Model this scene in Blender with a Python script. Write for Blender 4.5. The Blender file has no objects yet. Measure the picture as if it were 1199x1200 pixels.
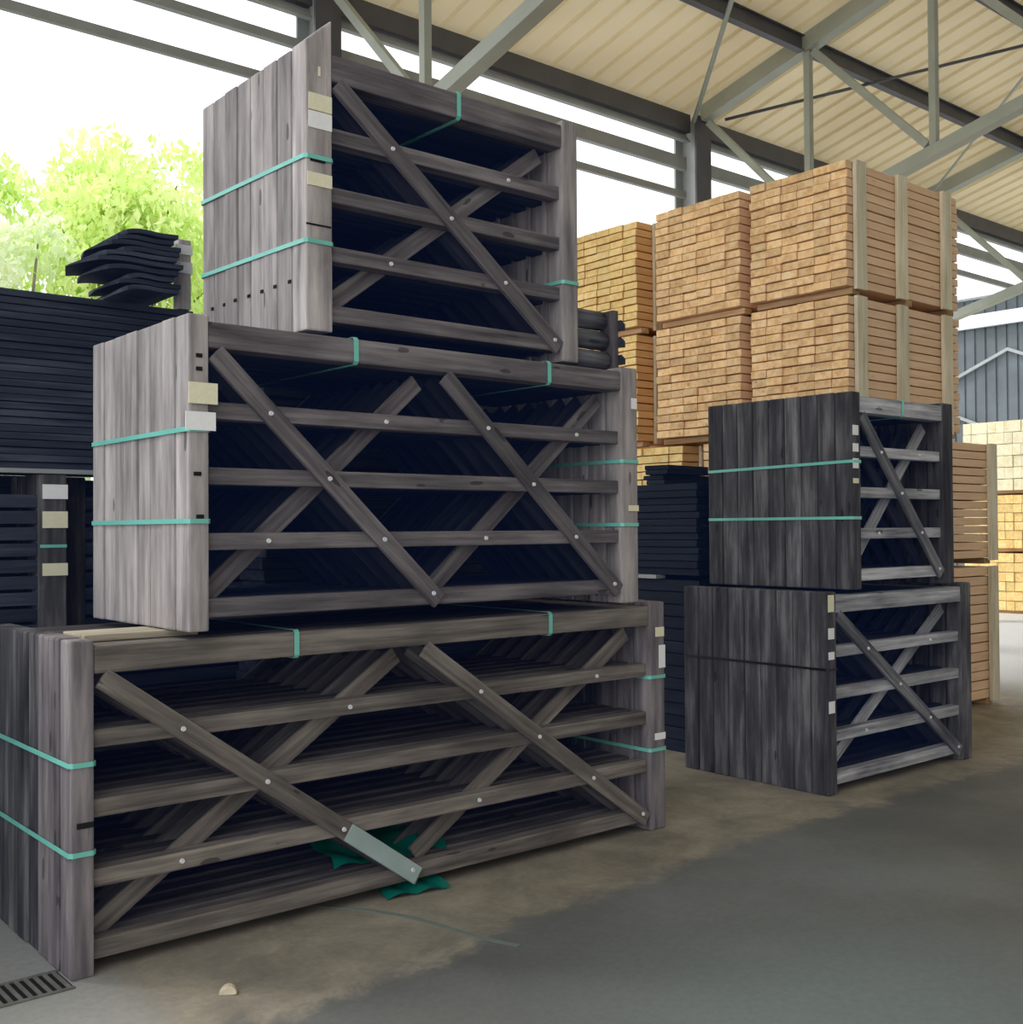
import bpy, bmesh, random
from math import sin, cos, radians, pi, sqrt, atan2, hypot
from mathutils import Matrix, Vector, Euler
random.seed(7)
SC = bpy.context.scene
COL = SC.collection

# ------------------------------------------------------------------ materials
def new_mat(name):
    m = bpy.data.materials.new(name); m.use_nodes = True
    nt = m.node_tree; b = nt.nodes['Principled BSDF']
    return m, nt, b
def lin(c):
    return tuple(((v/255)/12.92 if v/255 <= .04045 else ((v/255+.055)/1.055)**2.4) for v in c) + (1,)
def N(nt, t, **kw):
    n = nt.nodes.new(t)
    for k, v in kw.items(): setattr(n, k, v)
    return n
def math(nt, op, a, b=None, c=None):
    n = N(nt, 'ShaderNodeMath', operation=op)
    for i, v in enumerate((a, b, c)):
        if v is None: continue
        if isinstance(v, (int, float)): n.inputs[i].default_value = v
        else: nt.links.new(v, n.inputs[i])
    return n.outputs[0]
def mixc(nt, fac, a, b, mode='MIX'):
    n = N(nt, 'ShaderNodeMix', data_type='RGBA', blend_type=mode)
    for i, v in ((0, fac), (6, a), (7, b)):
        if isinstance(v, (int, float)): n.inputs[i].default_value = v
        elif isinstance(v, tuple): n.inputs[i].default_value = v
        else: nt.links.new(v, n.inputs[i])
    return n.outputs[2]
def ramp(nt, fac, stops):
    r = N(nt, 'ShaderNodeValToRGB'); el = r.color_ramp.elements
    el[0].position, el[0].color = stops[0]; el[1].position, el[1].color = stops[-1]
    for p, c in stops[1:-1]:
        e = el.new(p); e.color = c
    nt.links.new(fac, r.inputs[0]); return r.outputs[0]

def wood(name, dark, mid, light, axis='X', vary=.35, rough=.8, knots=.6, emit=None, streak=1.0, spec=.3):
    m, nt, b = new_mat(name)
    tc = N(nt, 'ShaderNodeTexCoord'); oi = N(nt, 'ShaderNodeObjectInfo')
    off = N(nt, 'ShaderNodeVectorMath', operation='SCALE'); off.inputs[3].default_value = 1
    comb = N(nt, 'ShaderNodeCombineXYZ')
    r100 = math(nt, 'MULTIPLY', oi.outputs['Random'], 57.0)
    for i in range(3): nt.links.new(r100, comb.inputs[i])
    add = N(nt, 'ShaderNodeVectorMath', operation='ADD')
    nt.links.new(tc.outputs['Object'], add.inputs[0]); nt.links.new(comb.outputs[0], add.inputs[1])
    def mapped(sc_long, sc_cross):
        mp = N(nt, 'ShaderNodeMapping')
        s = [sc_cross]*3; s['XYZ'.index(axis)] = sc_long
        mp.inputs['Scale'].default_value = s
        nt.links.new(add.outputs[0], mp.inputs[0]); return mp.outputs[0]
    n1 = N(nt, 'ShaderNodeTexNoise'); n1.inputs['Scale'].default_value = 1; n1.inputs['Detail'].default_value = 5
    n1.inputs['Roughness'].default_value = .65; nt.links.new(mapped(1.6, 34*streak), n1.inputs['Vector'])
    n2 = N(nt, 'ShaderNodeTexNoise'); n2.inputs['Scale'].default_value = 1; n2.inputs['Detail'].default_value = 3
    nt.links.new(mapped(2.2, 7), n2.inputs['Vector'])
    f = math(nt, 'ADD', math(nt, 'MULTIPLY', n1.outputs[0], .6), math(nt, 'MULTIPLY', n2.outputs[0], .4))
    c = ramp(nt, f, [(.34, lin(dark)), (.5, lin(mid)), (.66, lin(light))])
    # knots: small dark ovals
    vo = N(nt, 'ShaderNodeTexVoronoi', feature='F1'); vo.inputs['Scale'].default_value = 1
    nt.links.new(mapped(3.2, 11), vo.inputs['Vector'])
    kn = math(nt, 'MULTIPLY', math(nt, 'LESS_THAN', math(nt, 'ADD', vo.outputs['Distance'], math(nt, 'MULTIPLY', n1.outputs[0], .30)), .27),
              math(nt, 'GREATER_THAN', N_val(nt, vo), .45))
    c = mixc(nt, math(nt, 'MULTIPLY', kn, knots), c, lin(tuple(v*.35 for v in dark)))
    v = math(nt, 'ADD', math(nt, 'MULTIPLY', oi.outputs['Random'], vary*2), 1-vary)
    cc = N(nt, 'ShaderNodeCombineColor')
    for i in range(3): nt.links.new(v, cc.inputs[i])
    c = mixc(nt, 1.0, c, cc.outputs[0], 'MULTIPLY')
    nt.links.new(c, b.inputs['Base Color'])
    b.inputs['Roughness'].default_value = rough
    b.inputs['Specular IOR Level'].default_value = spec
    bp = N(nt, 'ShaderNodeBump'); bp.inputs['Strength'].default_value = .35; bp.inputs['Distance'].default_value = .004
    nt.links.new(n1.outputs[0], bp.inputs['Height']); nt.links.new(bp.outputs[0], b.inputs['Normal'])
    if emit:
        b.inputs['Emission Color'].default_value = emit; b.inputs['Emission Strength'].default_value = 1
    return m
def N_val(nt, vo):
    s = N(nt, 'ShaderNodeSeparateColor'); nt.links.new(vo.outputs['Color'], s.inputs[0]); return s.outputs[0]

def end_grain(m, side_scale, side_rgb):
    nt = m.node_tree; b = nt.nodes['Principled BSDF']; src = b.inputs['Base Color'].links[0].from_socket
    tc = N(nt, 'ShaderNodeTexCoord'); sp = N(nt, 'ShaderNodeSeparateXYZ'); nt.links.new(tc.outputs['Normal'], sp.inputs[0])
    side = math(nt, 'LESS_THAN', math(nt, 'ABSOLUTE', sp.outputs[0]), .7)
    nt.links.new(mixc(nt, math(nt, 'MULTIPLY', side, side_scale), src, lin(side_rgb)), b.inputs['Base Color'])
def plain(name, col, rough=.6, metal=0, noise=.15, scale=6, bump=0, spec=.5, col2=None):
    m, nt, b = new_mat(name)
    tc = N(nt, 'ShaderNodeTexCoord')
    n = N(nt, 'ShaderNodeTexNoise'); n.inputs['Scale'].default_value = scale; n.inputs['Detail'].default_value = 4
    nt.links.new(tc.outputs['Object'], n.inputs['Vector'])
    a = lin(col); d = lin(col2) if col2 else tuple(x*(1-noise*2) for x in a[:3])+(1,)
    nt.links.new(ramp(nt, n.outputs[0], [(.35, d), (.65, a)]), b.inputs['Base Color'])
    b.inputs['Roughness'].default_value = rough; b.inputs['Metallic'].default_value = metal
    b.inputs['Specular IOR Level'].default_value = spec
    if bump:
        bp = N(nt, 'ShaderNodeBump'); bp.inputs['Strength'].default_value = bump; bp.inputs['Distance'].default_value = .01
        nt.links.new(n.outputs[0], bp.inputs['Height']); nt.links.new(bp.outputs[0], b.inputs['Normal'])
    return m

NAVY_GLOW = (.0006, .0014, .005, 1)  # faint emission on gate wood, imitating bluish shadow
DEEP_GLOW = (.0010, .0026, .0095, 1)  # stronger emission imitating the navy shade deep between the gates
GW = ((70, 64, 58), (114, 106, 97), (154, 145, 134))
M = {}
M['gate_x'] = wood('weathered_dark_wood_rail', *GW, axis='X', vary=.12, emit=NAVY_GLOW)
M['gate_z'] = wood('weathered_dark_wood_stile', (74, 69, 71), (116, 109, 110), (152, 144, 143), axis='Z', vary=.2, streak=.55, emit=NAVY_GLOW)  # bottom stack's darker copy; the weaker light there is put into the tone
M['gate_zl'] = wood('weathered_stile_lit', (116, 110, 108), (164, 156, 153), (200, 192, 188), axis='Z', vary=.26, streak=.55, emit=NAVY_GLOW)  # upper left stacks' paler copy; light from the left put into the colour
M['gate_xl'] = wood('rail_middle_stack', (64, 60, 61), (106, 100, 101), (144, 137, 136), axis='X', vary=.12, emit=NAVY_GLOW)
M['gate_in'] = wood('shaded_inner_rail', (26, 26, 30), (40, 40, 45), (60, 60, 64), axis='X', vary=.2, emit=DEEP_GLOW, spec=.15)  # inner rails darkened; shade between the gates is put into the colour
M['gate_mid'] = wood('half_shaded_rail', (54, 50, 48), (84, 79, 76), (114, 108, 104), axis='X', vary=.2, emit=NAVY_GLOW, spec=.15)  # bottom stack's inner rails, with some of their shade painted in
M['gate_front2'] = wood('lit_front_rail', (104, 104, 108), (168, 168, 172), (222, 222, 226), axis='X', vary=.12, emit=NAVY_GLOW)  # brighter copy for the right stacks; light on their front rails painted in
M['gate_x2'] = wood('black_stained_rail', (58, 58, 62), (100, 100, 104), (150, 150, 152), axis='X', vary=.12, emit=NAVY_GLOW)
M['gate_z2'] = wood('black_stained_and_shaded_stile', (44, 43, 45), (80, 78, 79), (132, 129, 129), axis='Z', vary=.34, streak=.6, emit=NAVY_GLOW)  # black stain; also paints shade on the bottom stack's rear stiles
M['black_board'] = wood('black_board', (34, 39, 48), (50, 56, 66), (76, 81, 90), axis='X', vary=.3, knots=.2, emit=(.001, .002, .007, 1), rough=.75, spec=.2)  # small emission imitates bluish shadow on the boards
M['black_board_y'] = wood('black_board_cross', (16, 20, 28), (24, 29, 38), (36, 42, 52), axis='Y', vary=.3, knots=.2, emit=(.001, .0025, .008, 1), rough=.75, spec=.2)  # bluish shadow imitated by a small emission here too
M['timber'] = wood('fresh_sawn_timber', (212, 166, 114), (242, 200, 146), (254, 226, 180), axis='X', vary=.16, knots=.3, streak=.6)
M['timber_y'] = wood('pale_yellow_timber', (232, 190, 118), (252, 216, 144), (255, 234, 172), axis='X', vary=.12, knots=.2, streak=.6)
M['timber_red'] = wood('timber_side', (178, 132, 98), (212, 168, 132), (234, 198, 164), axis='X', vary=.14, knots=.3, streak=.6)
M['batten'] = wood('pale_batten', (200, 188, 156), (226, 216, 188), (242, 234, 210), axis='Z', vary=.12, knots=.2)
end_grain(M['timber'], .6, (240, 206, 178)); end_grain(M['timber_y'], .5, (214, 150, 106))
M['cream'] = wood('pale_cream_timber', (236, 220, 178), (250, 240, 206), (255, 250, 226), axis='X', vary=.06, knots=.1, streak=.6)
M['bearer'] = wood('pale_bearer', (150, 118, 84), (184, 150, 112), (210, 180, 140), axis='Y', vary=.15, knots=.2)
M['pale_top'] = wood('pale_plank', (150, 140, 122), (186, 176, 156), (206, 198, 180), axis='X', vary=.05, knots=.1)
M['strap'] = plain('teal_plastic_strap', (128, 212, 196), rough=.35, noise=.06)
M['paper'] = plain('white_paper_label', (253, 253, 252), rough=.7, noise=.02, scale=60)
M['paper_cream'] = plain('cream_paper_label', (246, 241, 208), rough=.7, noise=.03, scale=60)
M['bolt'] = plain('galvanised_bolt', (232, 232, 236), rough=.5, metal=.0, noise=.05)
M['hole'] = plain('dark_recess', (14, 14, 18), rough=.9, noise=.02)  # for thin plates; the shade inside holes is put into their colour
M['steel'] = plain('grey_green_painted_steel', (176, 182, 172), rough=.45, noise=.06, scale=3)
M['steel_dark'] = plain('dark_and_shaded_steel', (92, 92, 98), rough=.5, noise=.1, scale=3)  # dark steel parts, and painted shade on the column flanges
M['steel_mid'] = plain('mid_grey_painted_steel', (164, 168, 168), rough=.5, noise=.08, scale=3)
M['green_sheet'] = plain('teal_plastic_sheet', (10, 120, 108), rough=.3, noise=.12)
M['sleeve'] = plain('pale_teal_plastic_film', (172, 192, 190), rough=.3, noise=.1)
M['chip'] = plain('pale_wood_chip', (212, 196, 170), rough=.8, noise=.1, scale=40)
M['grate'] = plain('cast_iron_grate', (120, 120, 116), rough=.7, metal=.1, noise=.15, scale=20)
M['pit'] = plain('drain_pit', (8, 8, 9), rough=1, noise=0)
M['bark'] = plain('tree_bark', (150, 140, 120), rough=.9, noise=.2, bump=.5)

def leaf_mat(name, c1, c2):
    m, nt, b = new_mat(name)
    tc = N(nt, 'ShaderNodeTexCoord'); n = N(nt, 'ShaderNodeTexNoise'); n.inputs['Scale'].default_value = 1.3
    nt.links.new(tc.outputs['Object'], n.inputs['Vector'])
    c = ramp(nt, n.outputs[0], [(.35, lin(c1)), (.65, lin(c2))])
    d = N(nt, 'ShaderNodeBsdfDiffuse'); t = N(nt, 'ShaderNodeBsdfTranslucent'); mx = N(nt, 'ShaderNodeMixShader')
    nt.links.new(c, d.inputs[0]); nt.links.new(c, t.inputs[0]); mx.inputs[0].default_value = .5
    nt.links.new(d.outputs[0], mx.inputs[1]); nt.links.new(t.outputs[0], mx.inputs[2])
    nt.links.new(mx.outputs[0], nt.nodes['Material Output'].inputs[0]); return m
M['leaf'] = leaf_mat('spring_leaves', (206, 232, 132), (246, 252, 196))
M['leaf2'] = leaf_mat('pale_leaves', (216, 232, 176), (248, 252, 226))

def roof_mat():
    m, nt, b = new_mat('cream_roof_sheet')
    tc = N(nt, 'ShaderNodeTexCoord'); n = N(nt, 'ShaderNodeTexNoise'); n.inputs['Scale'].default_value = .5
    nt.links.new(tc.outputs['Object'], n.inputs['Vector'])
    c = ramp(nt, n.outputs[0], [(.3, lin((212, 196, 160))), (.7, lin((232, 218, 184)))])
    d = N(nt, 'ShaderNodeBsdfDiffuse'); t = N(nt, 'ShaderNodeBsdfTranslucent'); mx = N(nt, 'ShaderNodeMixShader')
    nt.links.new(c, d.inputs[0]); nt.links.new(c, t.inputs[0]); mx.inputs[0].default_value = ROOF_T
    nt.links.new(d.outputs[0], mx.inputs[1]); nt.links.new(t.outputs[0], mx.inputs[2])
    nt.links.new(mx.outputs[0], nt.nodes['Material Output'].inputs[0]); return m
ROOF_T = .13  # translucency added to brighten the roof underside and the hall
M['roof'] = roof_mat()

def floor_mat():
    m, nt, b = new_mat('dusty_concrete_floor')
    tc = N(nt, 'ShaderNodeTexCoord'); sp = N(nt, 'ShaderNodeSeparateXYZ'); nt.links.new(tc.outputs['Object'], sp.inputs[0])
    def noise(s, d=5, r=.6, dist=0):
        n = N(nt, 'ShaderNodeTexNoise'); n.inputs['Scale'].default_value = s; n.inputs['Detail'].default_value = d
        n.inputs['Roughness'].default_value = r; n.inputs['Distortion'].default_value = dist
        nt.links.new(tc.outputs['Object'], n.inputs['Vector']); return n.outputs[0]
    big, med, fine = noise(.5), noise(2.5, 6, .7, .4), noise(30, 4, .7)
    c = ramp(nt, big, [(.3, lin((92, 93, 92))), (.5, lin((108, 109, 107))), (.7, lin((126, 130, 130)))])
    dust = ramp(nt, med, [(.3, lin((118, 111, 101))), (.5, lin((149, 140, 124))), (.72, lin((178, 167, 147)))])
    # dust gathers in a strip along the stacks, edge wobbled by noise
    y = math(nt, 'ADD', sp.outputs[1], math(nt, 'MULTIPLY', math(nt, 'SUBTRACT', med, .5), .5))
    y = math(nt, 'SUBTRACT', y, math(nt, 'MULTIPLY', math(nt, 'MINIMUM', math(nt, 'SUBTRACT', sp.outputs[0], 1.8), 2.6), .12))
    mr = N(nt, 'ShaderNodeMapRange', interpolation_type='SMOOTHSTEP'); nt.links.new(y, mr.inputs[0])
    mr.inputs[1].default_value = 3.22; mr.inputs[2].default_value = 3.36
    c = mixc(nt, math(nt, 'MULTIPLY', mr.outputs[0], .85), c, dust)
    # swept paler concrete on the left
    mx = N(nt, 'ShaderNodeMapRange', interpolation_type='SMOOTHSTEP')
    nt.links.new(math(nt, 'ADD', sp.outputs[0], math(nt, 'MULTIPLY', med, .3)), mx.inputs[0])
    mx.inputs[1].default_value = 1.78; mx.inputs[2].default_value = 1.5
    c = mixc(nt, mx.outputs[0], c, lin((150, 150, 146)))
    # bluish sheen patch, painted into the base colour
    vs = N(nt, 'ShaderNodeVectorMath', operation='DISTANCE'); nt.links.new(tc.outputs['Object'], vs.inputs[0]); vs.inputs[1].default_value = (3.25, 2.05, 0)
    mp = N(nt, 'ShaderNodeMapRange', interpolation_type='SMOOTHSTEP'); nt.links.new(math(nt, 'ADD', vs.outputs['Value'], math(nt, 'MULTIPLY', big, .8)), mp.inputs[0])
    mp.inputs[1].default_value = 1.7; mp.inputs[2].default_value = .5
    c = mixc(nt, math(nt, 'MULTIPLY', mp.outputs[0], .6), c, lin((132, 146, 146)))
    # floor beyond the stacks whitened: daylight glare put into the colour
    mf = N(nt, 'ShaderNodeMapRange', interpolation_type='SMOOTHSTEP'); nt.links.new(sp.outputs[0], mf.inputs[0])
    mf.inputs[1].default_value = 9.9; mf.inputs[2].default_value = 11.5
    c = mixc(nt, mf.outputs[0], c, lin((196, 198, 200)))
    g = N(nt, 'ShaderNodeCombineColor'); f2 = math(nt, 'ADD', math(nt, 'MULTIPLY', fine, .5), .75)
    for i in range(3): nt.links.new(f2, g.inputs[i])
    c = mixc(nt, 1.0, c, g.outputs[0], 'MULTIPLY')
    nt.links.new(c, b.inputs['Base Color'])
    nt.links.new(ramp(nt, big, [(.35, (.75,)*3+(1,)), (.65, (.5,)*3+(1,))]), b.inputs['Roughness'])
    bp = N(nt, 'ShaderNodeBump'); bp.inputs['Strength'].default_value = .25; bp.inputs['Distance'].default_value = .006
    nt.links.new(fine, bp.inputs['Height']); nt.links.new(bp.outputs[0], b.inputs['Normal'])
    return m
M['floor'] = floor_mat()

# ------------------------------------------------------------------ mesh helpers
MESH = {}
def box_mesh(sx, sy, sz, bev=.004, mat=None, jag=0, taper=None):
    """box centred on its origin, bevelled; cached"""
    key = (round(sx, 4), round(sy, 4), round(sz, 4), bev, mat, jag, taper)
    if key in MESH: return MESH[key]
    bm = bmesh.new(); add_box(bm, -sx/2, sx/2, -sy/2, sy/2, -sz/2, sz/2)
    if taper:   # sloping top: raise the vertices on the +X side
        for v in bm.verts:
            if v.co.z > 0 and v.co.x < 0: v.co.z -= taper
    if bev: bmesh.ops.bevel(bm, geom=bm.edges[:], offset=min(bev, min(sx, sy, sz)*.3), segments=2, affect='EDGES', profile=.6)
    me = bpy.data.meshes.new('mesh'); bm.to_mesh(me); bm.free()
    if mat: me.materials.append(M[mat])
    MESH[key] = me; return me
def add_box(bm, x0, x1, y0, y1, z0, z1):
    v = [bm.verts.new(p) for p in ((x0,y0,z0),(x1,y0,z0),(x1,y1,z0),(x0,y1,z0),(x0,y0,z1),(x1,y0,z1),(x1,y1,z1),(x0,y1,z1))]
    for f in ((3,2,1,0),(4,5,6,7),(0,1,5,4),(1,2,6,5),(2,3,7,6),(3,0,4,7)): bm.faces.new([v[i] for i in f])
def link(name, me, parent=None, loc=(0,0,0), rot=(0,0,0)):
    o = bpy.data.objects.new(name, me); COL.objects.link(o); o.location = loc; o.rotation_euler = rot
    if parent: o.parent = parent
    return o
def bm_obj(name, bm, mat, parent=None, loc=(0,0,0), rot=(0,0,0), smooth=False):
    bmesh.ops.recalc_face_normals(bm, faces=bm.faces[:])
    me = bpy.data.meshes.new(name); bm.to_mesh(me); bm.free(); me.materials.append(M[mat])
    if smooth: me.shade_smooth()
    return link(name, me, parent, loc, rot)
def tag(o, label, cat, group=None, kind=None):
    o['label'] = label; o['category'] = cat
    if group: o['group'] = group
    if kind: o['kind'] = kind
    return o
def thing(name, label, cat, loc=(0,0,0), rotz=0, group=None):
    o = link(name, None, None, loc, (0,0,rotz)); o.empty_display_size = .1
    return tag(o, label, cat, group)
def box(name, parent, mat, x0, x1, y0, y1, z0, z1, bev=.004, **k):
    return link(name, box_mesh(x1-x0, y1-y0, z1-z0, bev, mat, **k), parent, ((x0+x1)/2, (y0+y1)/2, (z0+z1)/2))
def cyl_mesh(r, h, mat, seg=12):
    key = ('cyl', r, h, mat)
    if key in MESH: return MESH[key]
    bm = bmesh.new(); bmesh.ops.create_cone(bm, cap_ends=True, segments=seg, radius1=r, radius2=r*.8, depth=h)
    me = bpy.data.meshes.new('mesh'); bm.to_mesh(me); bm.free(); me.materials.append(M[mat]); MESH[key] = me; return me
ORD = ['front', 'second', 'third', 'fourth', 'fifth', 'sixth', 'seventh', 'eighth', 'ninth', 'tenth', 'eleventh']

# ------------------------------------------------------------------ gates
RAILS = [(.05, .12), (.305, .37), (.555, .62), (.805, .87)]
PITCH = .1235; ST = .1165       # spacing of the gates in a stack, thickness of a stile
def make_gate(name, L, sx, g, first, horn=0, top_h=.1, mx='gate_x', mz='gate_z', braces2=True, front_y=.0, lw=.082, rw=.118):
    """field gate standing on its bottom; local x along the gate, y into the stack"""
    rnd = random.Random(hash((round(L, 2), g)) & 0xffff)
    t = thing(name, '', 'gate')
    h = 1.196 + (rnd.random()-.5)*.006
    if horn:
        st = link('stile', box_mesh(lw, ST, h+horn, .008, mz, taper=horn), t, (lw/2, ST/2, (h+horn)/2))
    else:
        st = box('stile', t, mz, 0, lw, 0, ST, 0, h, .009)
    box('stile', t, mz, L-rw, L, 0, ST, 0, h, .012)
    ry0, ry1 = .024, .098
    zt = 1.172
    box('top_rail', t, mx, lw+.0005, L-rw-.0005, .004, .112, zt-top_h, zt, .008)
    for z0, z1 in RAILS: box('rail', t, mx, lw+.0005, L-rw-.0005, ry0, ry1, z0, z1, .005)
    # braces: falling ones on the front face, rising ones on the back
    n = 2 if braces2 else 1
    w = .078; xa, xb = lw+.03, L-rw-.01; mid = (xa+xb)/2
    spans = [(xa, mid-.03), (mid+.0, xb)] if n == 2 else [(xa, xb)]
    crossings = []
    for (a, b_) in spans:
        for kind in (0, 1):
            za, zb = (1.055, .065) if kind == 0 else (.13, 1.03)
            aa, bb = (a, b_-.01) if kind == 0 else (a+.0, b_-.06)
            dx, dz = bb-aa, zb-za; ln = hypot(dx, dz)
            y0, y1 = (.002, .0235) if kind == 0 else (.0985, .118)
            link('brace', box_mesh(ln, y1-y0, w, .003, mx), t, ((aa+bb)/2, (y0+y1)/2, (za+zb)/2), (0, -atan2(dz, dx), 0))
            if kind == 0:
                for z0, z1 in RAILS:
                    zc = (z0+z1)/2
                    if zc > .15: crossings.append((aa+(zc-za)/dz*dx, zc, .002))
                crossings.append((bb-.035, .1, .002))
            else:
                for z0, z1 in RAILS:
                    zc = (z0+z1)/2
                    if .2 < zc: crossings.append((aa+(zc-za)/dz*dx, zc, ry0))
    if first:
        for x, z, y in crossings:
            link('bolt', cyl_mesh(.0105, .008, 'bolt'), t, (x, y-.003, z), (pi/2, 0, 0))
    return t
def copy_thing(src):
    r = src.copy(); COL.objects.link(r)
    for ch in list(src.children):
        c = ch.copy(); COL.objects.link(c); c.parent = r
    return r
def gate_stack(x, y, z, L, count, where, mx, mz, braces2, mxin=None, deep=None, horn=0, top_h=.1, descr='dark weathered', lw=.082, rw=.118):
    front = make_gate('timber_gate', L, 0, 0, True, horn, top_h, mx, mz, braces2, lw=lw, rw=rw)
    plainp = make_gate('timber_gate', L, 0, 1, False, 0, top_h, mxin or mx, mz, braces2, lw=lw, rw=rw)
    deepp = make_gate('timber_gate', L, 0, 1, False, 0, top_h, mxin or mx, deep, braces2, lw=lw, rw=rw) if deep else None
    rnd = random.Random(int(x*100+z*10))
    for k in range(count):
        if k == 0: o = front
        elif k == 1: o = plainp
        elif deep and k == 3: o = deepp
        elif deep and k > 3: o = copy_thing(deepp)
        else: o = copy_thing(plainp)
        o.location = (x+(rnd.random()-.5)*.008 if k else x, y+k*PITCH, z)
        if k == 0: lab = f'{descr} timber gate at the very front of the {where}'
        elif k == count-1: lab = f'{descr} timber gate at the very back of the {where}'
        else: lab = f'{descr} timber gate, {ORD[k]} from the front in the {where}'
        tag(o, lab, 'gate', f'gates in the {where}')
    return front

def ribbon(name, pts, width, axis, mat, label, cat='strap', group=None, thick=.0022, closed=True):
    """flat band following pts (closed loop), its width along `axis`"""
    bm = bmesh.new(); ax = Vector(axis)*width/2; n = len(pts); rings = []
    cen = sum((Vector(p) for p in pts), Vector())/n
    for i in range(n):
        p = Vector(pts[i])
        if closed or 0 < i < n-1: d = (Vector(pts[(i+1) % n])-Vector(pts[i-1]))
        elif i == 0: d = Vector(pts[1])-p
        else: d = p-Vector(pts[i-1])
        nn = d.cross(Vector(axis)).normalized()*thick/2
        rings.append([bm.verts.new(q) for q in (p+ax+nn, p-ax+nn, p-ax-nn, p+ax-nn)])
    for i in range(n if closed else n-1):
        a, b = rings[i], rings[(i+1) % n]
        for j in range(4): bm.faces.new((a[j], a[(j+1) % 4], b[(j+1) % 4], b[j]))
    if not closed: bm.faces.new(rings[0]); bm.faces.new(rings[-1][::-1])
    o = bm_obj(name, bm, mat); return tag(o, label, cat, group)
def loop_xy(x0, x1, y0, y1, z, dz=0):
    c = .012
    return [(x0+c, y0, z), (x1-c, y0, z), (x1, y0+c, z), (x1, y1-c, z+dz), (x1-c, y1, z+dz), (x0+c, y1, z+dz), (x0, y1-c, z+dz), (x0, y0+c, z)]
def loop_yz(x, y0, y1, z0, z1):
    c = .012
    return [(x, y0+c, z0), (x, y1-c, z0), (x, y1, z0+c), (x, y1, z1-c), (x, y1-c, z1), (x, y0+c, z1), (x, y0, z1-c), (x, y0, z0+c)]

# stack data: x, y, z, L, count
SA = (1.376, 4.04, 0.0, 3.092, 8); SB = (1.785, 3.976, 1.203, 2.422, 8); SCC = (2.335, 4.061, 2.406, 1.542, 8)
SD = (5.911, 3.83, 1.203, 1.186, 9); SE = (5.681, 3.86, 0.0, 1.686, 9)
wA, wB, wC = 'bottom left stack', 'middle left stack', 'top left stack'
wD, wE = 'upper right stack', 'lower right stack'
gA = gate_stack(*SA, wA, 'gate_x', 'gate_z', True, 'gate_mid', horn=0, deep='gate_z2')  # deep: darker stiles paint the shade towards the back of the stack
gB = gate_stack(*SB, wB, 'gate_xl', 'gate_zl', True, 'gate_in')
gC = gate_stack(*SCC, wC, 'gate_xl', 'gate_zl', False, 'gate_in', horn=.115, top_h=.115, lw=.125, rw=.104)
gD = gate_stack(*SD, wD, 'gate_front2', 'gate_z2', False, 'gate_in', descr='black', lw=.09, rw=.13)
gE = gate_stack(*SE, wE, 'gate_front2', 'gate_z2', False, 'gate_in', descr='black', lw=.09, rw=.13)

for g_ in (gD, gE):
    b0 = [c for c in g_.children if c.name.startswith('brace')][0]
    b0.data = b0.data.copy(); b0.data.materials.clear(); b0.data.materials.append(M['gate_x2'])
# straps round the stiles
def stile_straps(S, which, zs, left=True, w=.018, rw=.118, lw=.082):
    x, y, z, L, n = S; D = (n-1)*PITCH+ST
    for i, (zz, dz) in enumerate(zs):
        a, b = (x-.008, x+lw+.006) if left else (x+L-rw-.006, x+L+.008)
        ribbon('strapping_band', loop_xy(a, b, y-.006, y+D+.006, zz, dz), w, (0, 0, 1), 'strap',
               f'{"upper" if i else "lower"} teal strap on the {"left" if left else "right"} uprights, {which}')
stile_straps(SA, wA, [(.44, .0), (.755, .0)]); stile_straps(SA, wA, [(.42, 0), (.80, 0)], left=False)
stile_straps(SB, wB, [(1.618, .0), (1.962, .0)]); stile_straps(SB, wB, [(1.60, 0), (1.92, 0)], left=False)
stile_straps(SCC, wC, [(2.775, .02), (3.125, .02)], lw=.125); stile_straps(SCC, wC, [(2.80, 0)], left=False, rw=.104)
stile_straps(SD, wD, [(1.635, .0), (1.975, -.02)], lw=.09)
def rail_strap(S, which, px, where, top_h=.1):
    x, y, z, L, n = S; D = (n-1)*PITCH
    ribbon('strapping_band', loop_yz(px, y-.002, y+D+.118, z+1.172-top_h-.006, z+1.179), .022, (1, 0, 0), 'strap',
           f'short teal strap over the {where} top rails, {which}')
rail_strap(SA, wA, 2.273, 'left half of the'); rail_strap(SA, wA, 3.655, 'right half of the')
rail_strap(SB, wB, 2.52, 'left half of the'); rail_strap(SB, wB, 3.60, 'right half of the')
rail_strap(SCC, wC, 3.13, 'middle of the', .115); rail_strap(SD, wD, 6.48, 'middle of the')
# dark band across the left face of the lower right stack
x, y, z, L, n = SE; D = (n-1)*PITCH+ST
M['dark_strap'] = plain('black_plastic_strap', (20, 20, 24), rough=.4, noise=.05)
ribbon('strapping_band', loop_xy(x-.007, x+.096, y-.006, y+D+.006, .742), .014, (0, 0, 1), 'dark_strap', 'thin black strap round the left uprights of the lower right stack')

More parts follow.
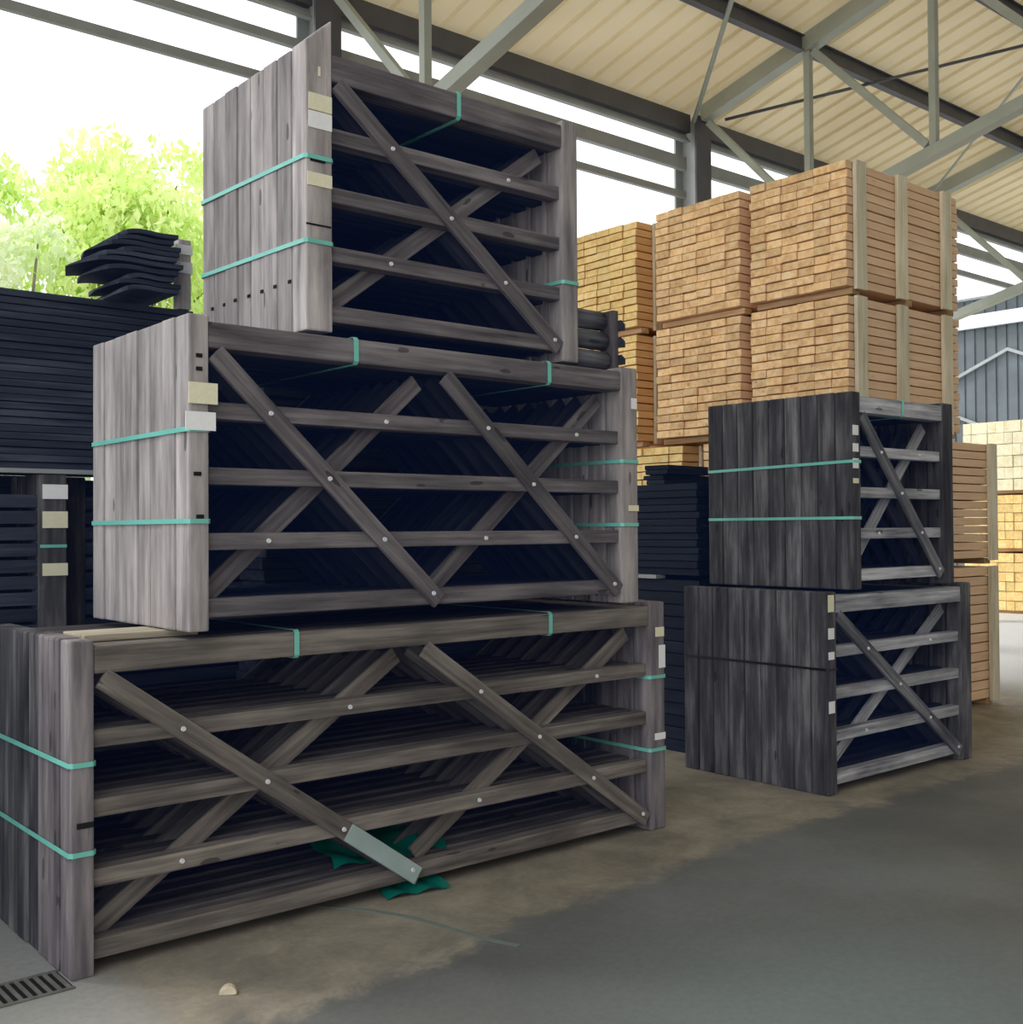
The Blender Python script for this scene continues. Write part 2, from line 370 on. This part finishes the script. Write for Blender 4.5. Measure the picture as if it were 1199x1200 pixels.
# paper labels and details on the front gates
def label_on(g, x0, x1, z0, z1, mat='paper', y=-.0045):
    bm = bmesh.new(); add_box(bm, x0, x1, y-.0015, y+.0015, z0, z1)
    return bm_obj('paper_label', bm, mat, g)
label_on(gB, -.004, .112, .855, .935, 'paper_cream', -.011); label_on(gB, -.016, .104, .755, .825, 'paper', -.011)
label_on(gC, .012, .122, .915, .985, 'paper_cream', -.003); label_on(gC, .012, .122, .84, .91, 'paper', -.003)
label_on(gC, .005, .122, .60, .655, 'paper_cream', -.003)
label_on(gC, .058, .068, 1.06, 1.10, 'paper_cream', -.003)
L = SA[3]; label_on(gA, L-.05, L-.002, .845, .965, 'paper'); label_on(gA, L-.075, L-.01, 1.01, 1.06, 'paper_cream'); label_on(gA, L-.085, L-.005, .47, .505, 'paper')
L = SB[3]; label_on(gB, L-.05, L-.01, .985, 1.04, 'paper'); label_on(gB, L-.075, L-.002, .465, .495, 'paper_cream')
for z0, z1, m in ((.93, .99, 'paper'), (.83, .88, 'paper'), (.73, .79, 'paper'), (.64, .67, 'paper_cream')): label_on(gD, .002, .06, z0, z1, m)
for z0, z1, m in ((.92, .985, 'paper'), (.80, .845, 'paper'), (.485, .555, 'paper'), (1.08, 1.18, 'paper_cream')): label_on(gE, .004, .062, z0, z1, m)
# knife-cut notches in the front uprights (mortise ends) seen as dark marks
def notch(g, x0, x1, z0, z1):
    box('mortise', g, 'hole', x0, x1, -.0035, .0005, z0, z1, 0)
for g, lst in ((gB, ((.03, .055, .98, .995), (.03, .055, 1.03, 1.045), (.03, .06, .42, .44), (.02, .05, .585, .60))),
               (gC, ((.0, .118, .435, .442), (.02, .09, .70, .715))), (gA, ((.02, .078, .53, .55),)), ):
    for q in lst: notch(g, *q)
# row of dark slots low on the left face of the top stack, one between each pair of uprights
for k in range(1, 8):
    src = [o for o in COL.objects if o.get('group') == 'gates in the ' + wC][k]
    box('slot', src, 'hole', -.004, .001, .0, .022, .212, .226, 0)
box('plastic_sleeve', gA, 'sleeve', 0, .01, 0, .01, 0, .01, 0)
slv = [c for c in gA.children if c.name.startswith('plastic_sleeve')][0]
br = [c for c in gA.children if c.name.startswith('brace')][0]
slv.data = box_mesh(.44, .024, .0785, .006, 'sleeve'); slv.rotation_euler = br.rotation_euler
d = Matrix.Rotation(br.rotation_euler.y, 3, 'Y') @ Vector((br.dimensions.x/2 if br.dimensions.x else .85, 0, 0))
ln = max(v.co.x for v in br.data.vertices)
d = Matrix.Rotation(br.rotation_euler.y, 3, 'Y') @ Vector((ln-.225, 0, 0))
slv.location = br.location+d
slv['label'] = 'pale teal plastic film on the lower end of the brace'

# pale plank on top of the bottom left stack
o = box('plank', None, 'pale_top', 1.475, 1.92, 4.19, 4.42, 1.1735, 1.199, .003)
tag(o, 'pale plank lying on top of the bottom left stack beside its left uprights', 'plank')

# teal sheet inside the bottom stack and band on the floor
bm = bmesh.new(); nx, ny = 26, 14; g = []
for i in range(nx):
    row = []
    for j in range(ny):
        u, v = i/(nx-1), j/(ny-1)
        row.append(bm.verts.new((2.52+.60*u+.02*sin(9*v), 4.17+.30*v, .135+.13*v*(1-.3*u)+.012*sin(17*u+3*v)+.01*sin(11*v+5*u))))
    g.append(row)
for i in range(nx-1):
    for j in range(ny-1): bm.faces.new((g[i][j], g[i+1][j], g[i+1][j+1], g[i][j+1]))
o = bm_obj('plastic_sheet', bm, 'green_sheet', smooth=True); tag(o, 'crumpled teal plastic sheet inside the bottom left stack, between its lowest rails', 'plastic sheet')
bm = bmesh.new(); g = []
for i in range(14):
    row = []
    for j in range(8):
        u, v = i/13, j/7
        row.append(bm.verts.new((2.70+.30*u+.03*v, 4.03+.22*v-.05*u, .004+.016*abs(sin(7*u+2*v))+.02*v)))
    g.append(row)
for i in range(13):
    for j in range(7): bm.faces.new((g[i][j], g[i+1][j], g[i+1][j+1], g[i][j+1]))
o = bm_obj('plastic_scrap', bm, 'green_sheet', smooth=True); tag(o, 'small scrap of teal plastic on the floor under the bottom left stack', 'plastic scrap')
M['pale_strap'] = plain('dusty_pale_strap', (124, 136, 130), rough=.6, noise=.1)
pts = [(2.45+.05*sin(k*.25)+k*.02, 4.16-k*.047, .0025) for k in range(20)]
ribbon('strapping_band', pts, .026, (.9, .43, 0), 'pale_strap', 'dusty cut strap lying on the floor in front of the bottom left stack', closed=False)
# wood chip
bm = bmesh.new()
for k in range(9):
    a = pi*k/8
    x, z = -.03*cos(a), .004+.024*sin(a)
    for s in (-1, 1): bm.verts.new((x, s*(.014-.004*abs(cos(a)))+.012*sin(a), z)); bm.verts.new((x*.75, s*(.012-.003*abs(cos(a)))+.010*sin(a), z-.004))
bmesh.ops.convex_hull(bm, input=bm.verts[:])
o = bm_obj('wood_chip', bm, 'chip', loc=(1.746, 3.581, .001), rot=(0, 0, -.6), smooth=False); tag(o, 'small pale wood chip alone on the floor at the front', 'wood chip')

# ------------------------------------------------------------------ floor and drain
bm = bmesh.new()
add_box(bm, -40, 80, -30, 70, -.3, 0)
o = bm_obj('floor', bm, 'floor'); o['kind'] = 'structure'
dr = thing('drain_grate', 'slotted iron drain grate in the floor by the bottom left stack', 'drain grate', (0, 0, 0))
bm = bmesh.new(); add_box(bm, -1.5, 1.37, 3.99, 4.17, .0005, .0015); bm_obj('pit', bm, 'pit', dr)  # flat near-black plate; the shade down in the drain is its colour
bm = bmesh.new()
for yy in (3.975, 4.165): add_box(bm, -1.5, 1.37, yy, yy+.015, .0005, .006)
bm_obj('frame', bm, 'grate', dr)
bm = bmesh.new(); k = -1.5
while k < 1.365: add_box(bm, k, k+.014, 3.985, 4.17, .001, .0055); k += .032
bm_obj('slats', bm, 'grate', dr)

# ------------------------------------------------------------------ timber packs
def timber_pack(x0, x1, y0, y1, z0, z1, label, group, mat='timber', bat=(.12, .72, 1.42), rows=13, seed=0, bat_w=.13, lean=0, side_bats=False, bat_front=True):
    t = thing('timber_pack', label, 'timber pack', (x0, y0, z0), 0, group)
    W, D, H = x1-x0, y1-y0, z1-z0
    rnd = random.Random(seed); bh = .05
    for bx in (.08, W/2, W-.18): box('bearer', t, 'bearer', bx, bx+.1, .01, D-.01, 0, bh, .004)
    rh = (H-bh-.012)/rows
    bw = .155; nb = max(1, int(D/bw)); bw = D/nb
    for r in range(rows):
        off = rnd.uniform(-.004, .004)
        for c in range(nb):
            a = rnd.choice((0, .006, .012, .02)); e = rnd.choice((0, .01, .02))
            sh = rnd.choice((0., .003, .006))
            yy0 = c*bw + (.0025+sh if c == 0 else .0015); yy1 = (c+1)*bw-.0015
            me = box_mesh(round(W-a-e, 3), round(yy1-yy0, 4), round(rh-.009, 4), .004, mat)
            link('board', me, t, ((a+W-e)/2, (yy0+yy1)/2, bh+(r+.5)*rh+rnd.uniform(-.0015, .0015)), (rnd.uniform(-.012, .012), 0, 0))
    if bat_front:
        for bx in bat:
            if bx+bat_w <= W+.02: link('batten', box_mesh(bat_w, .035, H-.04, .004, 'batten'), t, (bx+bat_w/2, -.02, H/2+.01), (0, lean, 0))
    return t
F0 = 7.57
TZ = [(.0, 1.235), (1.245, 2.325), (2.335, 3.385), (3.395, 4.44)]
tn = ['bottom', 'second', 'third', 'top']
for i, (za, zb) in enumerate(TZ):
    x1 = 9.86 if i < 2 else 9.27
    bt = (.10, 1.0, 2.14) if i < 2 else (.08, .68, 1.38)
    timber_pack(F0, x1, 4.93, 5.86, za, zb,
                f'orange timber pack in the column nearest the right gates, {tn[i]} tier', 'timber packs in the tall block', 'timber', bt, 14, i, bat_w=.14 if i > 1 else .13)
    timber_pack(F0+(.0 if i > 1 else .05), 9.3, 5.97, 6.92 if i > 1 else 6.42, za, zb,
                f'orange timber pack in the middle column of the block, {tn[i]} tier', 'timber packs in the tall block', 'timber', (), 14, 10+i)
    timber_pack(F0, 9.3, 7.16 if i > 1 else 6.62, 8.2 if i > 1 else 7.6, za, zb,
                f'yellow timber pack in the left column of the block, {tn[i]} tier', 'timber packs in the tall block', 'timber_y', (.22,), 14, 20+i, bat_w=.09)
# packs far behind in the yard
for c, (ya, yb) in enumerate(((8.0, 9.25), (9.35, 10.6))):
    for i, (za, zb) in enumerate(((0, 1.1), (1.12, 2.15), (2.17, 3.5))):
        timber_pack(20, 22, ya, yb, za, zb, f'{"pale cream" if i == 2 else "yellow"} timber pack far away at the right edge, {["bottom", "middle", "top"][i]} tier, {"right" if c == 0 else "left"} column',
                    'distant timber packs', 'cream' if i == 2 else 'timber_y', (.2, 1.6), 6, 40+c*5+i)

# ------------------------------------------------------------------ black stacks behind
def board_pile(name, label, group, x0, x1, y0, y1, z0, n, th, cat, mat='black_board', jitter=.02, gap=.003, seed=0, ylay=False):
    rnd = random.Random(seed); z = z0
    for k in range(n):
        a, b = rnd.uniform(0, jitter), rnd.uniform(0, jitter); c = rnd.uniform(0, jitter*.6)
        o = box(name, None, mat, round(x0+a, 3), round(x1-b, 3), round(y0+c, 3), round(y1-rnd.uniform(0, jitter), 3), z, z+th-gap, .004)
        tag(o, label, cat, group); z += th
    return z
# standing slatted fence panels (behind, far left)
def slat_panel(x0, y, label, w=1.9, h=1.86, labels=True):
    t = thing('slatted_fence', label, 'fence panel', (x0, y, 0), 0, 'slatted fence panels standing behind the left stacks')
    box('post', t, 'gate_z2', w-.13, w, -.02, .06, 0, h, .006); box('post', t, 'gate_z2', 0, .13, -.02, .06, 0, h, .006)
    z = .06
    while z < h-.1:
        box('slat', t, 'black_board', .131, w-.131, 0, .03, z, z+.062, .004); z += .078
    if labels:
        for z0, z1, m in ((1.74, 1.81, 'paper'), (1.60, 1.68, 'paper_cream'), (1.37, 1.43, 'paper_cream')):
            bm = bmesh.new(); add_box(bm, w-.115, w+.004, -.026, -.023, z0, z1); bm_obj('paper_label', bm, m, t)
        bm = bmesh.new(); add_box(bm, w-.125, w-.0, -.024, -.021, 1.505, 1.52); bm_obj('tie_band', bm, 'strap', t)
    return t
slat_panel(-.02, 5.6, 'black slatted fence panel with three pale labels on its post, standing at the far left')
for k in range(1, 5): slat_panel(-.02, 5.6+.09*k, f'black slatted fence panel, {ORD[k]} from the front of the standing row at the far left', labels=False)
for k in range(4): slat_panel(1.93, 5.85+.09*k, f'black slatted fence panel behind the middle left stack, {ORD[k]} of its row' if k else 'black slatted fence panel at the front of the shaded row behind the middle stack', 1.7, labels=False)
o = box('bearer_board', None, 'steel_mid', -.6, 2.40, 5.57, 5.62, 1.862, 1.884, .002); tag(o, 'pale grey bearer strip between the standing panels and the black boards above', 'bearer')
z = board_pile('black_board', 'long thin black board lying in the flat pile at the far left', 'black boards piled at the far left', -.9, 2.60, 5.62, 6.35, 1.884, 24, .036, 'board', 'black_board', .05, .0035, 3)
board_pile('black_board', 'thin black board in the unseen pile added to block light behind the left gate stacks', 'added black boards behind the left gate stacks', 2.75, 4.72, 5.25, 5.56, 0, 66, .06, 'board', 'black_board', .05, .004, 13)  # unseen pile, added to keep the gate interiors dark
board_pile('black_board', 'thin black board in the added shading pile left of the bottom left stack', 'added black boards left of the bottom left stack', -2.3, .35, 4.45, 5.45, 0, 22, .06, 'board', 'black_board', .05, .004, 14)  # out-of-view pile, added to shade the stack's left face
board_pile('black_board', 'thin black board in the added light-blocking pile behind the far left fence panels', 'added black boards behind the standing fence panels', -.9, 1.925, 6.06, 6.35, 0, 31, .0605, 'board', 'black_board', .02, .004, 15)  # added to stop daylight showing between the slats
board_pile('black_board', 'thin black board in the added light-blocking pile behind the shaded fence panels', 'added black boards behind the shaded fence panels', 1.95, 3.7, 6.40, 6.7, 0, 31, .0605, 'board', 'black_board', .02, .004, 16)  # another unseen pile, added against light through the panels
# wavy arched boards on top
def wavy(k, x0, x1, y0, y1, z, amp, ph, tip):
    bm = bmesh.new(); n = 28; th = .022; rings = []
    for i in range(n+1):
        u = i/n; x = x0+(x1-x0)*u
        zz = z+amp*sin(pi*.5*min(1, u*1.7))-.02*max(0, u-.6)+.006*sin(7*u+ph)
        w = min(1, .25+u*3.5)
        t_ = th*min(1, .2+u*5)
        yb = y0+(y1-y0)*w
        rings.append([bm.verts.new(p) for p in ((x, y0+.1*(1-w), zz), (x, yb, zz), (x, yb, zz+t_), (x, y0+.1*(1-w), zz+t_))])
    for i in range(n):
        for j in range(4): bm.faces.new((rings[i][j], rings[i][(j+1) % 4], rings[i+1][(j+1) % 4], rings[i+1][j]))
    bm.faces.new(rings[0]); bm.faces.new(rings[-1][::-1])
    o = bm_obj('arched_board', bm, 'black_board', smooth=False)
    return tag(o, 'thin black arched board in the wavy pile behind the top left stack', 'board', 'arched black boards in the wavy pile')
zt = z
tips = [1.98, 1.93, 2.0, 1.86, 1.78, 1.84, 1.95, 1.88, 1.93, 1.98]
for k in range(10):
    wavy(k, tips[k]+.10, 2.42+.02*sin(k*2.1), 5.50+.02*sin(k), 5.95, zt+.004+k*.0315-.05*(k < 0), .05, 0, 0)
t = thing('label_post', 'grey upright post with pale labels at the right end of the wavy black pile', 'post', (2.475, 5.63, 2.7495))
box('shaft', t, 'gate_zl', 0, .07, 0, .07, 0, .37, .006)
for z0, z1 in ((.19, .25), (.29, .34)):
    bm = bmesh.new(); add_box(bm, -.02, .075, -.006, -.003, z0, z1); bm_obj('paper_label', bm, 'paper', t)
# black boards behind the right stacks
z = board_pile('dark_board', 'black board in the lower flat pile between the left and right gate stacks', 'lower pile of black panels', 6.02, 7.45, 5.13, 7.4, 0.0, 14, .087, 'board', 'black_board_y', .025, .006, 5)
box_o = box('bearer_board', None, 'steel_mid', 6.0, 6.1, 5.5, 5.75, z, z+.028, .003); tag(box_o, 'pale bearer end sticking out between the two black panel piles', 'bearer')
z2 = board_pile('dark_board', 'black board in the upper flat pile between the left and right gate stacks', 'upper pile of black panels', 6.02, 7.45, 5.13, 7.4, z+.03, 13, .05, 'board', 'black_board_y', .025, .004, 6)
for k in range(4):
    bm = bmesh.new()
    vs = [(0, 0, 0), (.5, -.10, 0), (.5, .35, 0), (0.03, .2, 0), (.0, 0, .03), (.5, -.10, .03), (.5, .35, .03), (.03, .2, .03)]
    v = [bm.verts.new(p) for p in vs]
    for f in ((3,2,1,0),(4,5,6,7),(0,1,5,4),(1,2,6,5),(2,3,7,6),(3,0,4,7)): bm.faces.new([v[i] for i in f])
    o = bm_obj('offcut', bm, 'black_board_y', loc=(6.06+.03*(k % 2), 5.47+.04*sin(k*2), z2+.001+k*.036), rot=(0, 0, .1*k))
    tag(o, 'jagged black offcut lying on the upper pile of black panels', 'offcut', 'black offcuts on the upper panel pile')
# short rails lying on the middle stack behind the top stack
zb = 2.4025
k = 0
for zz in (0, .105, .21):
    bm = bmesh.new(); bmesh.ops.create_cone(bm, cap_ends=True, segments=16, radius1=.05, radius2=.05, depth=.27-.01*k)
    bmesh.ops.rotate(bm, verts=bm.verts[:], matrix=Matrix.Rotation(pi/2, 3, 'Y'))
    o = bm_obj('round_rail', bm, 'gate_x2', loc=(4.02, 4.16+.01*k, zb+.05+zz), smooth=True)
    tag(o, f'short dark round rail lying beside the top left stack, {["lowest", "middle", "topmost"][k]} of three', 'rail', 'short rails on the middle stack'); k += 1
o = box('upright_offcut', None, 'gate_z', 4.162, 4.2, 4.10, 4.20, zb, zb+.31, .004)
tag(o, 'short dark upright board at the right end of the middle stack top', 'offcut')
for k in range(3):
    bm = bmesh.new()
    v = [bm.verts.new(p) for p in ((0, 0, 0), (.05, .02, .005), (0, .12, 0), (0, 0, .05), (.05, .02, .035), (0, .12, .05))]
    for f in ((0,1,2),(5,4,3),(0,3,4,1),(1,4,5,2),(2,5,3,0)): bm.faces.new([v[i] for i in f])
    o = bm_obj('wood_splinter', bm, 'black_board', loc=(4.2005, 4.08, zb+.03+.09*k)); tag(o, 'jagged black splinter on the short upright board above the middle stack', 'splinter', 'splinters by the short upright board')

# ------------------------------------------------------------------ building
def roof_z(y, under=0): return 7.19+.25*(10-y)-under
X0R, X1R, Y0R, Y1R = -1.5, 29.0, -12.0, 10.25  # unseen ends shaped for light: long rear cuts front light, short left admits it
bm = bmesh.new(); per = .3333; x = X0R; prof = []
while x < X1R:
    prof += [(x, 0), (x+.27, 0), (x+.284, -.045), (x+.319, -.045)]; x += per
prof.append((x, 0)); th = .02
low = [[bm.verts.new((px, yy, roof_z(yy)+pz)) for px, pz in prof] for yy in (Y0R, Y1R)]
for i in range(len(prof)-1): bm.faces.new((low[0][i], low[0][i+1], low[1][i+1], low[1][i]))
o = bm_obj('ceiling', bm, 'roof'); o['kind'] = 'structure'

def ibeam(bm, L, h, w, t=.012):
    add_box(bm, 0, L, -w/2, w/2, 0, t); add_box(bm, 0, L, -w/2, w/2, h-t, h); add_box(bm, 0, L, -t/2, t/2, t, h-t)
KX = [0.1, 5.9, 11.7, 17.5, 23.3]
cn = ['far left, off to the side', 'behind the top left gates', 'behind the tall timber block', 'third from the left', 'furthest away']
SL = atan2(.25, 1)
for i, kx in enumerate(KX):
    c = thing('steel_column', f'grey steel I-section column {cn[i]}', 'column', (kx, 10, 0))
    if i != 1 and i != 2 and i != 0: pass
    bm = bmesh.new(); add_box(bm, -.15, .15, -.2, -.17, 0, 7.1); bm_obj('flange', bm, 'steel_dark' , c)  # hall-side flange darker than the lit web; shade put into the colour
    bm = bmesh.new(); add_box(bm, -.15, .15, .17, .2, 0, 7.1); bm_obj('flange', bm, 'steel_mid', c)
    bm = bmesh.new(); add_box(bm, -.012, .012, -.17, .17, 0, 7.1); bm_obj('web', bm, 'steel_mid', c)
    t = thing('steel_truss', f'sloping grey lattice roof truss running up from the column {cn[i]}', 'truss', (kx, 0, 0))
    def bar(name, y0, z0, y1, z1, w, hgt, mat='steel', dx=0):
        ln = hypot(y1-y0, z1-z0)
        return link(name, box_mesh(w, ln, hgt, .008, mat), t, (dx, (y0+y1)/2, (z0+z1)/2), (atan2(z1-z0, y1-y0), 0, 0))
    zc = lambda y: roof_z(y)-.125          # centre of top chord
    zl = lambda y: roof_z(y)-2.31          # centre of bottom chord
    bar('top_chord', 9.79, zc(9.79), -11.6, zc(-11.6), .18, .20)
    bar('bottom_chord', 9.79, zl(9.79), -11.6, zl(-11.6), .15, .14)
    ys = [9.79-1.65*k for k in range(13)]
    for k, yy in enumerate(ys):
        if k: bar('vertical', yy, zc(yy)-.1, yy, zl(yy)+.08, .085, .085)
        if k < 12: bar('diagonal', yy-.08, zc(yy)-.12, ys[k+1]+.08, zl(ys[k+1])+.1, .07, .09)
for i in range(-1, 4):
    xa = (KX[i] if i >= 0 else X0R)+.1; xb = KX[i+1]-.1
    bn = ['leftmost bay', 'bay above the left gates', 'bay between the two front columns', 'bay above the tall timber block', 'furthest bay'][i+1]
    for k in range(1, 9):
        yy = 9.79-1.65*k+.02
        bm = bmesh.new(); ibeam(bm, xb-xa, .2, .1)
        o = bm_obj('roof_purlin', bm, 'steel_dark', loc=(xa, yy, roof_z(yy)-.245)); tag(o, f'dark purlin, {ORD[k]} up from the eaves, {bn}', 'purlin', 'roof purlins')
    e = thing('eaves_beam', f'dark steel eaves beam under the roof edge, {bn}', 'beam', (xa, 10, 0))
    box('web', e, 'steel_dark', 0, xb-xa, -.06, .06, 6.9, 7.14, .006)
    bm = bmesh.new()
    for q in range(3): add_box(bm, 0, xb-xa, -.05+.03*q, .02+.03*q, 6.775+.042*q, 6.80+.042*q)
    bm_obj('gutter', bm, 'steel_mid', e)
    o = box('side_rail', None, 'steel_mid', xa+.06, xb-.06, 9.96, 10.04, 6.385 if i > 0 else 6.44, 6.56 if i > 0 else 6.53, .008); tag(o, f'broad grey side rail of the open wall, {bn}', 'rail', 'side rails of the open wall')
    o = box('side_rail', None, 'steel_mid', xa+.06, xb-.06, 9.97, 10.03, 6.01, 6.10, .006); tag(o, f'thin grey lower rail of the open wall, {bn}', 'rail', 'side rails of the open wall')
# roof-plane bracing rods
def rod(a, b, r, label):
    a, b = Vector(a), Vector(b); d = b-a
    bm = bmesh.new(); bmesh.ops.create_cone(bm, cap_ends=True, segments=10, radius1=r, radius2=r, depth=d.length)
    o = bm_obj('bracing_rod', bm, 'steel_dark' if 'dark' in label else 'steel', smooth=True); o.rotation_mode = 'QUATERNION'
    o.rotation_quaternion = d.to_track_quat('Z', 'Y'); o.location = (a+b)/2
    tag(o, label, 'rod')
rod((11.55, 9.85, 7.0), (6.05, 3.2, roof_z(3.2)-.3), .03, 'thin grey roof brace rising from the column behind the timber block to the left')
rod((11.9, 9.6, 7.05), (17.3, 3.2, roof_z(3.2)-.28), .022, 'thin dark roof brace crossing the bay above the timber block')
rod((17.3, 9.8, 6.95), (11.85, 3.2, roof_z(3.2)-.34), .02, 'thin grey roof brace rising from the third column to the left')

# unseen wall behind the camera, added to cut light from the front
bm = bmesh.new(); q = -4.0
M['clad_in'] = plain('beige_inner_cladding', (168, 162, 150), rough=.8, noise=.05)
while q < 29: add_box(bm, q, q+.26, -12.3, -12.2, 0, 12.5); add_box(bm, q+.26, q+.33, -12.3, -12.25, 0, 12.5); q += .33
o = bm_obj('wall_light_block', bm, 'clad_in'); o['kind'] = 'structure'
# far building behind the yard
bm = bmesh.new(); xx = 33.0
yy = -8.0
M['clad'] = plain('grey_cladding', (104, 112, 116), rough=.7, noise=.12, scale=1.2)
M['clad_white'] = plain('white_gutter', (232, 236, 240), rough=.5, noise=.03)
M['clad_glass'] = plain('pale_glazing', (190, 205, 214), rough=.3, noise=.08)
while yy < 40: add_box(bm, xx, xx+.1, yy, yy+.26, 0, 8.5); add_box(bm, xx+.04, xx+.1, yy+.26, yy+.33, 0, 8.5); yy += .33
o = bm_obj('wall_far', bm, 'clad'); o['kind'] = 'structure'
bm = bmesh.new(); add_box(bm, xx-.35, xx+.2, -8, 40, 8.5, 8.95); add_box(bm, xx-.2, xx-.05, -8, 40, 7.6, 8.0)
o = bm_obj('trim_1', bm, 'clad_white'); o['kind'] = 'structure'
bm = bmesh.new(); add_box(bm, xx-.1, xx-.02, -8, 40, 3.6, 4.1)
o = bm_obj('window_1', bm, 'clad_glass'); o['kind'] = 'structure'
bm = bmesh.new(); 
for a, b_ in ((10, 16), (16, 22), (4, 10)):
    d = Vector((0, b_-a, 2.6)); n_ = 1
    for s in (1, -1):
        z0, z1 = (4.2, 6.8) if s > 0 else (6.8, 4.2)
        v = [bm.verts.new(p) for p in ((xx-.12, a, z0), (xx-.12, a, z0+.1), (xx-.12, b_, z1+.1), (xx-.12, b_, z1), (xx-.04, a, z0), (xx-.04, a, z0+.1), (xx-.04, b_, z1+.1), (xx-.04, b_, z1))]
        for f in ((0,1,2,3),(7,6,5,4),(0,4,5,1),(2,6,7,3),(1,5,6,2),(3,7,4,0)): bm.faces.new([v[i] for i in f])
o = bm_obj('trim_2', bm, 'steel_mid'); o['kind'] = 'structure'

# ------------------------------------------------------------------ trees outside
def tree(x, y, h, r, label, seed, mat='leaf', n=5200, s=.13, base=.3):
    rnd = random.Random(seed); t = thing('leafy_tree', label, 'tree', (x, y, 0), 0, 'trees outside the open wall')
    bm = bmesh.new()
    def limb(p0, p1, r0, r1):
        d = (p1-p0); q = d.to_track_quat('Z', 'Y').to_matrix(); ra = []; rb = []
        for i in range(8):
            a = 2*pi*i/8; c = Vector((cos(a), sin(a), 0))
            ra.append(bm.verts.new(p0+q@(c*r0))); rb.append(bm.verts.new(p1+q@(c*r1)))
        for i in range(8): bm.faces.new((ra[i], ra[(i+1) % 8], rb[(i+1) % 8], rb[i]))
    top = Vector((0, 0, h*.55)); limb(Vector((0, 0, 0)), top, .16, .1)
    blobs = []
    for k in range(26):
        a = rnd.uniform(0, 2*pi); rr = rnd.uniform(.2, .8)*r; zz = h*rnd.uniform(base+.08, .90)
        rr *= (1-.5*abs(zz/h-.55)/.45)
        c = Vector((rr*cos(a), rr*sin(a), zz)); blobs.append((c, r*rnd.uniform(.28, .45)))
        limb(Vector((0, 0, min(zz*.8, h*.5))), c, .05, .015)
    bm_obj('trunk', bm, 'bark', t)
    bm = bmesh.new()
    for k in range(n):
        c, br_ = rnd.choice(blobs)
        d = Vector((rnd.gauss(0, 1), rnd.gauss(0, 1), rnd.gauss(0, .8))).normalized()*br_*rnd.uniform(.5, 1.08)
        p = c+d; q = Euler((rnd.uniform(0, 6.3), rnd.uniform(0, 6.3), rnd.uniform(0, 6.3))).to_matrix(); sz = s*rnd.uniform(.6, 1.3)
        vs = [bm.verts.new(p+q@Vector(v)*sz) for v in ((-1, 0, 0), (0, -.5, .12), (1, 0, 0), (0, .5, .12))]
        bm.faces.new(vs)
    me = bpy.data.meshes.new('foliage'); bm.to_mesh(me); bm.free(); me.materials.append(M[mat]); link('foliage', me, t)
tree(7.6, 20.0, 9.1, 2.3, 'light green leafy tree outside, the broadest, left of the top left stack', 3, n=13000, s=.10)
tree(4.9, 20.6, 8.9, 1.9, 'yellow green leafy tree outside at the left edge', 5, n=9000, s=.10)
tree(5.2, 17.4, 6.6, 1.6, 'pale green bush outside low at the left edge', 8, 'leaf2', 8000, .09, .1)
tree(10.3, 23.0, 9.2, 2.3, 'light green leafy tree outside, partly behind the top left gates', 11, n=9000, s=.10)

# ------------------------------------------------------------------ camera
F = 1318.; PT, RO, YA, HC = radians(.862), radians(-.363), radians(49.81), 1.5814
fw = Vector((cos(YA)*cos(PT), sin(YA)*cos(PT), sin(PT))); rt = Vector((sin(YA), -cos(YA), 0)); up = rt.cross(fw)
c, s = cos(RO), sin(RO); r2 = rt*c+up*s; u2 = up*c-rt*s
cam = bpy.data.cameras.new('camera'); cam.sensor_width = 36; cam.lens = F/1199*36; cam.clip_end = 300
co = bpy.data.objects.new('camera', cam); COL.objects.link(co)
co.matrix_world = Matrix(((r2.x, u2.x, -fw.x, 0), (r2.y, u2.y, -fw.y, 0), (r2.z, u2.z, -fw.z, HC), (0, 0, 0, 1)))
SC.camera = co

# ------------------------------------------------------------------ light
w = bpy.data.worlds.new('overcast_sky'); SC.world = w; w.use_nodes = True; nt = w.node_tree
bg = nt.nodes['Background']; tc = N(nt, 'ShaderNodeTexCoord'); sp = N(nt, 'ShaderNodeSeparateXYZ'); nt.links.new(tc.outputs['Generated'], sp.inputs[0])
nt.links.new(ramp(nt, sp.outputs[2], [(.0, (1, 1, 1, 1)), (.6, (.86, .92, 1, 1))]), bg.inputs[0]); bg.inputs[1].default_value = 1.6
sun = bpy.data.lights.new('hazy_sun', 'SUN'); sun.energy = 2.0; sun.angle = radians(12); sun.color = (1, .96, .88)
so = bpy.data.objects.new('hazy_sun', sun); COL.objects.link(so); so.rotation_euler = Vector((-.45, .6, .9)).to_track_quat('Z', 'Y').to_euler()
SC.cycles.use_denoising = True
SC.cycles.max_bounces = 8; SC.cycles.diffuse_bounces = 5
SC.view_settings.view_transform = 'Standard'; SC.view_settings.look = 'None'; SC.view_settings.exposure = .2
